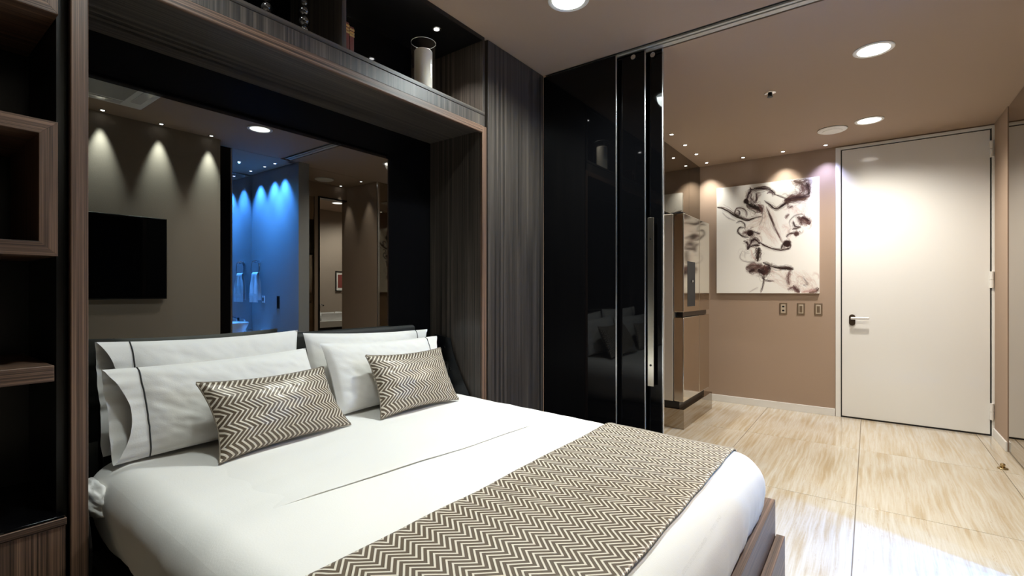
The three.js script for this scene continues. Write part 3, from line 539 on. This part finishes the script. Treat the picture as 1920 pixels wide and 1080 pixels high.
[['outlet_plate', -0.697, 'bronze outlet plate, leftmost of three under the painting', 2], ['switch_plate', -0.543, 'bronze switch plate, middle of three under the painting', 1], ['switch_plate', -0.397, 'bronze switch plate, nearest the white door', 3]].forEach(([n, z, lb, k]) => {
  const s = thing(n, lb, 'switch', [XD, 0.96, z]);
  part(s, 'plate', bx(XD - 0.008, XD, 0.96, 1.077, z - 0.034, z + 0.034, 0.003), plateMat);
  part(s, 'insert', bx(XD - 0.0095, XD - 0.006, 0.975, 1.062, z - 0.02, z + 0.02, 0.001), std({ color: lin(0.5, 0.42, 0.32), roughness: 0.3 }));
  if (k === 2) for (const y of [1.0, 1.04]) part(s, 'socket', bx(XD - 0.0105, XD - 0.009, y - 0.008, y + 0.008, z - 0.010, z + 0.010, 0.001), M.black);
  else part(s, 'rocker', bx(XD - 0.012, XD - 0.008, 0.985, 1.05, z - 0.013, z + 0.013, 0.002), plateMat);
});
{ const d = thing('door_stop', 'small brass door stop on the floor by the mirrored closet', 'door stop', [4.58, 0, 0.723]);
  part(d, 'base', lathe([[0, 0], [0.028, 0], [0.028, 0.006], [0.02, 0.010], [0, 0.010]], 4.58, 0, 0.723, 24), M.brass);
  part(d, 'bumper', lathe([[0, 0.010], [0.012, 0.010], [0.014, 0.03], [0.010, 0.036], [0, 0.036]], 4.58, 0, 0.723, 20), M.brass); }
{ const m = thing('mirrored_closet', 'tinted mirror closet doors on the hall side wall', 'closet', [4.48, 0, 0.84]);
  part(m, 'door', bx(3.90, 4.489, 0.012, C - 0.004, 0.832, 0.848, 0.001), M.bronze); part(m, 'door_001', bx(4.491, 5.080, 0.012, C - 0.004, 0.832, 0.848, 0.001), M.bronze);
  part(m, 'edge_profile', bx(3.872, 3.90, 0, C - 0.004, 0.826, 0.848, 0.003), M.alu); }

// ================================================================ CEILING FITTINGS
function lamp(l, p, target, parent) {
  l.position.set(...p); l.castShadow = true; scene.add(l); l.name = numbered('light');
  if (l.target) { l.target.position.set(...target); l.target.name = numbered('light_target'); scene.add(l.target); }
}
function downlight(x, z, col, power, lb, k = 7, ang = 1.34, pen = 0.6) {
  const d = thing('downlight', lb, 'ceiling light', [x, C, z], 'round ceiling downlights');
  part(d, 'trim_ring', lathe([[0.078, 0], [0.098, 0], [0.098, -0.004], [0.092, -0.007], [0.078, -0.005], [0.078, 0]], x, C, z, 40), M.whiteMatte);
  part(d, 'diffuser', cyl(0.077, 0.077, 0.004, x, C - 0.002, z, 36), glow(col, k));
  const s = new THREE.SpotLight(lin(...col), power, 0, ang, pen, 2); s.shadow.radius = 3.6; lamp(s, [x, C - 0.012, z], [x, 0, z]);
}
function spot(x, z, col, power, lb, aim = [x, z], ang = 0.5, y = C, group = 'small ceiling spotlights') {
  const d = thing('spotlight', lb, 'spotlight', [x, y, z], group);
  part(d, 'bezel', lathe([[0.013, 0], [0.024, 0], [0.024, -0.002], [0.020, -0.004], [0.013, -0.002], [0.013, 0]], x, y, z, 24), M.alu);
  part(d, 'bulb', cyl(0.0125, 0.0125, 0.003, x, y - 0.0015, z, 20), glow(col.map(v => 0.7 + 0.3 * v), 22));
  const s = new THREE.SpotLight(lin(...col), power, 0, ang, 1.0, 2); s.shadow.radius = 0.6; lamp(s, [x, y - 0.008, z], [aim[0], 0, aim[1]]);
}
downlight(0.57, -1.138, COOL, P_BED * 0.4, 'round downlight above the left side of the bed', 7, 1.25, 0.8);
downlight(1.985, -1.138, COOL, P_BED * 0.95, 'round downlight in front of the tall wood cabinet', 7, 1.3, 0.6);
downlight(2.02, 0.02, NEUTRAL, P_BED * 0.9, 'round downlight over the bedroom floor, seen in the bed mirror', 7, 1.08, 1);
downlight(3.43, 0.02, WARM, P_HALL, 'large round downlight nearest in the entrance hall');
downlight(4.835, 0.0, WARM, P_HALL, 'round downlight in front of the white door');
[4.239, 4.628, 5.0].forEach((x, i) => spot(x, -1.395, SPOTC, P_SPOT * 0.6, ['spotlight in front of the upper cabinets, nearest the black glass', 'spotlight in front of the upper cabinets, middle one', 'spotlight in front of the upper cabinets, beside the wall corner spot'][i]));
spot(5.40, -1.40, SPOTC, P_SPOT * 0.7, 'spotlight in the hall corner above the refrigerator', [5.8, -1.45], 0.7);
spot(5.41, -1.044, SPOTC, 0.4, 'dim tiny spotlight above the painting left half', [5.75, -1.044], 0.36);
spot(5.413, -0.683, SPOTC, P_SPOT * 0.5, 'spotlight above the painting right half', [5.85, -0.683], 0.7);
spot(5.414, -0.33, [0.6, 0.62, 1.0], P_SPOT * 0.6, 'bluish spotlight beside the white door', [5.85, -0.33], 0.7);
[1.098, 1.477, 1.853].forEach((x, i) => spot(x, 0.548, TVC, P_SPOT * 3.2, ['spotlight above the television', 'spotlight near the right edge of the television', 'spotlight at the end of the television wall'][i], [x, 0.548 + 0.20], 0.34));
[0.72, 0.34].forEach((x, i) => spot(x, 0.548, TVC, P_SPOT * 3.2, ['spotlight left of the television row', 'farthest left spotlight of the television wall'][i], [x, 0.548 + 0.20], 0.34));
[1.0, 1.43].forEach((z, i) => spot(3.75, z, SPOTC, P_SPOT * 0.5, ['passage spotlight nearest the mirrored closet', 'passage spotlight deeper in'][i], [4.05, z], 0.36));
[1.02, 1.24, 1.56].forEach((z, i) => spot(2.665, z, BLUE, P_BATH * 0.5, ['bathroom blue spotlight nearest the doorway', 'bathroom blue spotlight in the middle', 'bathroom blue spotlight nearest the mirror'][i], [2.86, z], 0.62));
spot(2.40, 1.25, BLUEW, P_BATH * 0.085, 'bathroom bluish spotlight over the basin side', [2.45, 0.9], 1.25);
spot(1.771, -1.795, SPOTC, 2.8, 'shelf spotlight above the candle', [1.74, -1.795], 0.9, 2.55, 'shelf spotlights'); spot(0.75, -1.80, SPOTC, 1.2, 'shelf spotlight in the left bay', [0.75, -1.8], 0.9, 2.55, 'shelf spotlights');
for (const [x, z, lb] of [[4.925, -0.252, 'flat white ceiling disc near the white door'], [3.40, 1.255, 'flat white ceiling disc in the passage']]) {
  const s = thing('ceiling_speaker', lb, 'speaker', [x, C, z]);
  part(s, 'disc', lathe([[0, -0.018], [0.09, -0.016], [0.108, -0.008], [0.11, 0], [0, 0]].reverse(), x, C, z, 40), M.whiteMatte);
  part(s, 'grille', lathe([[0, -0.020], [0.07, -0.0185], [0.072, -0.016], [0, -0.016]].reverse(), x, C, z, 40), M.whiteMatte);
}
{ const x = 3.753, z = -0.552, s = thing('sprinkler', 'small dark fire sprinkler in the hall ceiling', 'sprinkler', [x, C, z]);
  part(s, 'escutcheon', lathe([[0.016, 0], [0.038, 0], [0.034, -0.006], [0.016, -0.008]], x, C, z, 28), M.chrome);
  part(s, 'head', merge([cyl(0.012, 0.015, 0.022, x, C - 0.012, z, 16), cyl(0.018, 0.018, 0.003, x, C - 0.030, z, 16), cyl(0.003, 0.003, 0.012, x, C - 0.025, z, 8)]), M.black); }
{ const a = thing('air_conditioner', 'white ceiling cassette air conditioner, seen in the bed mirror', 'air conditioner', [0.83, C, -0.17]);
  part(a, 'panel', bx(0.42, 1.25, C - 0.028, C - 0.0005, -0.55, 0.23, 0.012), M.whiteMatte);
  part(a, 'grille', bx(0.56, 1.11, C - 0.034, C - 0.026, -0.41, 0.09, 0.004), std({ color: lin(0.35, 0.35, 0.33), roughness: 0.5 }));
  for (const [x0, x1, z0, z1] of [[0.56, 1.11, 0.125, 0.185], [0.56, 1.11, -0.505, -0.445], [1.145, 1.205, -0.41, 0.09], [0.465, 0.525, -0.41, 0.09]]) part(a, 'louvre', bx(x0, x1, C - 0.033, C - 0.026, z0, z1, 0.003), M.white); }

// ================================================================ SEEN IN THE BED MIRROR
{ const t = thing('television', 'flat black television on the taupe wall', 'television', [0.95, 1.132, ZT]);
  part(t, 'housing', bx(0.36, 1.52, 1.132, 1.794, ZT - 0.05, ZT - 0.012, 0.004), M.black);
  part(t, 'screen', bx(0.368, 1.512, 1.144, 1.786, ZT - 0.052, ZT - 0.049), M.blackGloss);
  part(t, 'mount', bx(0.8, 1.1, 1.3, 1.6, ZT - 0.014, ZT), M.black); }
{ const p = thing('bathroom_glass_door', 'dark glass sliding door at the bathroom opening', 'glass door', [1.8, 0, 0.77]);
  part(p, 'glass', bx(1.5, 2.105, 0.008, C - 0.01, 0.762, 0.774), M.blackGloss); part(p, 'edge_profile', bx(2.105, 2.121, 0.008, C - 0.01, 0.76, 0.776, 0.002), M.alu); }
{ const m = thing('bathroom_mirror', 'clear wall mirror above the bathroom basin', 'mirror', [2.0, 0.75, 1.77]);
  part(m, 'glass', bx(1.21, 2.772, 0.745, C - 0.01, 1.768, 1.774), M.mirrorClear);
  const c = thing('bathroom_counter', 'white stone counter under the bathroom mirror', 'counter', [2.1, 0, 1.55]);
  part(c, 'top', bx(1.3, 2.775, 0.68, 0.722, 1.34, 1.767, 0.003), M.stone); part(c, 'apron', bx(1.32, 2.775, 0.56, 0.68, 1.36, 1.767), M.stone); part(c, 'base', bx(1.4, 2.7, 0, 0.56, 1.45, 1.767), M.wood);
  const s = thing('vessel_sink', 'round white vessel sink on the bathroom counter', 'sink', [2.42, 0.722, 1.54]);
  part(s, 'bowl', lathe([[0, 0], [0.13, 0], [0.15, 0.01], [0.19, 0.10], [0.198, 0.125], [0.19, 0.126], [0.175, 0.10], [0.13, 0.03], [0, 0.022]], 2.42, 0.722, 1.54, 48), M.porcelain);
  const f = thing('bathroom_faucet', 'chrome faucet beside the round vessel sink', 'faucet', [2.66, 0.722, 1.68]);
  part(f, 'spout', merge([cyl(0.02, 0.022, 0.16, 2.66, 0.802, 1.68, 20), tube([[2.66, 0.87, 1.68], [2.62, 0.885, 1.65], [2.55, 0.875, 1.60]], 0.012, 16, 10)]), M.chrome); }
{ // towel on a ring (the mirror shows its twin)
  const x = 2.776, z = 1.58, y = 1.53;
  const r = thing('towel_ring', 'square chrome towel ring on the blue lit wall', 'towel ring', [x, y, z]);
  part(r, 'post', merge([cyl(0.022, 0.022, 0.012, x - 0.006, y, z, 20, 'x'), cyl(0.009, 0.009, 0.05, x - 0.03, y, z, 14, 'x')]), M.chrome);
  part(r, 'ring', tube([[x - 0.05, y, z - 0.075], [x - 0.05, y, z + 0.075], [x - 0.05, y - 0.12, z + 0.085], [x - 0.05, y - 0.12, z - 0.085]], 0.005, 60, 8, true), M.chrome);
  const t = thing('towel', 'white hand towel hanging on the towel ring', 'towel', [x - 0.05, 1.07, z]);
  const pos = [], uv = [], idx = [], N = 30, K = 40;
  for (let j = 0; j <= K; j++) for (let i = 0; i <= N; i++) { const q = j / K, s = i / N * 2 - 1; const w = mix(0.065, 0.105, sst(0, 0.5, q < 0.5 ? (0.5 - q) * 2 : (q - 0.5) * 2)); const back = q < 0.5; const yy = back ? mix(1.09, 1.412, q * 2) : mix(1.412, 1.065, q * 2 - 1);
    const cx = x - 0.05 + (back ? 1 : -1) * (0.012 + 0.008 * sst(0, 0.4, Math.abs(q - 0.5))) * (Math.abs(q - 0.5) > 0.01 ? 1 : 0) + 0.012 * Math.sin(s * 7) * sst(0, 0.3, Math.abs(q - 0.5)) * (back ? 0.3 : 1); pos.push(cx, yy, z + s * w); uv.push(s * w, yy); }
  for (let j = 0; j < K; j++) for (let i = 0; i < N; i++) { const a = j * (N + 1) + i; idx.push(a, a + 1, a + N + 1, a + 1, a + N + 2, a + N + 1); }
  const g = new THREE.BufferGeometry(); g.setAttribute('position', new THREE.Float32BufferAttribute(pos, 3)); g.setAttribute('uv', new THREE.Float32BufferAttribute(uv, 2)); g.setIndex(idx); g.computeVertexNormals(); part(t, 'cloth', g, M.towel);
  for (const yy of [1.12, 1.14, 1.16]) part(t, 'band', bx(x - 0.078, x - 0.075, yy, yy + 0.006, z - 0.095, z + 0.095), M.towel);
  const o = thing('bathroom_outlet', 'small white outlet under the hanging towel', 'outlet', [x, 1.06, 1.50]);
  part(o, 'plate', bx(x - 0.008, x, 1.06, 1.14, 1.455, 1.515, 0.002), M.whiteMatte); part(o, 'socket', bx(x - 0.010, x - 0.007, 1.08, 1.12, 1.472, 1.498, 0.001), M.black);
  const pl = thing('door_pull', 'dark oval recessed pull on the blue lit wall', 'pull', [x, 1.0, 1.157]);
  part(pl, 'cup', bx(x - 0.006, x, 1.0, 1.14, 1.13, 1.184, 0.003), M.bronzeDark); part(pl, 'recess', bx(x - 0.0075, x - 0.005, 1.012, 1.128, 1.14, 1.174, 0.001), M.black);
}
{ // passage end and powder room
  const d = structure('door_2', 'dark framed powder room doorway', [3.66, 0, 1.5]);
  part(d, 'frame', merge([bx(3.456, 3.474, 0, 2.40, 1.465, 1.585, 0.002), bx(3.474, 3.868, 2.382, 2.40, 1.465, 1.585, 0.002)]), M.black);
  const sm = thing('narrow_mirror', 'narrow mirror strip beside the powder room doorway', 'mirror', [3.37, 0, 1.5]);
  part(sm, 'glass', bx(3.332, 3.408, 0, 2.388, 1.49, 1.50), M.bronze);
  const v = thing('vanity', 'powder room vanity with pale stone counter and dark base', 'vanity', [4.7, 0, 2.9]);
  part(v, 'top', bx(4.05, 5.3, 0.62, 0.72, 2.72, 3.29, 0.003), M.stone); part(v, 'cabinet', bx(4.1, 5.25, 0, 0.62, 2.80, 3.29), M.black);
  const s = thing('powder_room_sink', 'long rectangular white basin on the powder room vanity', 'sink', [4.55, 0.72, 2.98]);
  const sh = new THREE.Shape(); sh.moveTo(-0.20, 0); sh.lineTo(0.20, 0); sh.lineTo(0.27, 0.12); sh.lineTo(0.255, 0.12); sh.lineTo(0.19, 0.015); sh.lineTo(-0.19, 0.015); sh.lineTo(-0.255, 0.12); sh.lineTo(-0.27, 0.12); sh.closePath();
  const e = new THREE.ExtrudeGeometry(sh, { depth: 0.34, bevelEnabled: true, bevelSize: 0.003, bevelThickness: 0.003, bevelSegments: 2 }); e.translate(4.55, 0.723, 2.81); part(s, 'bowl', merge([e, bx(4.33, 4.77, 0.723, 0.838, 2.805, 2.82), bx(4.33, 4.77, 0.723, 0.838, 3.14, 3.155)]), M.porcelain);
  const f = thing('powder_room_faucet', 'tall chrome faucet behind the rectangular basin', 'faucet', [4.55, 0.72, 3.22]);
  part(f, 'spout', merge([cyl(0.018, 0.02, 0.26, 4.55, 0.85, 3.22, 18), tube([[4.55, 0.965, 3.22], [4.55, 0.97, 3.16], [4.55, 0.955, 3.10]], 0.012, 16, 10)]), M.chrome);
  const pf = thing('framed_picture', 'small dark framed red picture on the powder room wall', 'picture', [4.99, 1.2, 3.3]);
  part(pf, 'frame', merge([bx(4.90, 4.915, 1.19, 1.54, 3.28, 3.30), bx(5.065, 5.08, 1.19, 1.54, 3.28, 3.30), bx(4.915, 5.065, 1.19, 1.205, 3.28, 3.30), bx(4.915, 5.065, 1.525, 1.54, 3.28, 3.30)]), M.black);
  part(pf, 'mat', bx(4.915, 5.065, 1.205, 1.525, 3.292, 3.30), M.whiteMatte); part(pf, 'print', bx(4.945, 5.035, 1.25, 1.48, 3.290, 3.293), std({ color: lin(0.22, 0.05, 0.04), roughness: 0.6 }));
  downlight(4.45, 2.55, SPOTC, 16, 'powder room downlight in front of the vanity'); downlight(5.05, 2.75, SPOTC, 16, 'powder room downlight over the vanity end');
}
scene.traverse(o => { if (o.userData) delete o.userData._n; });
renderer.render(scene, camera);
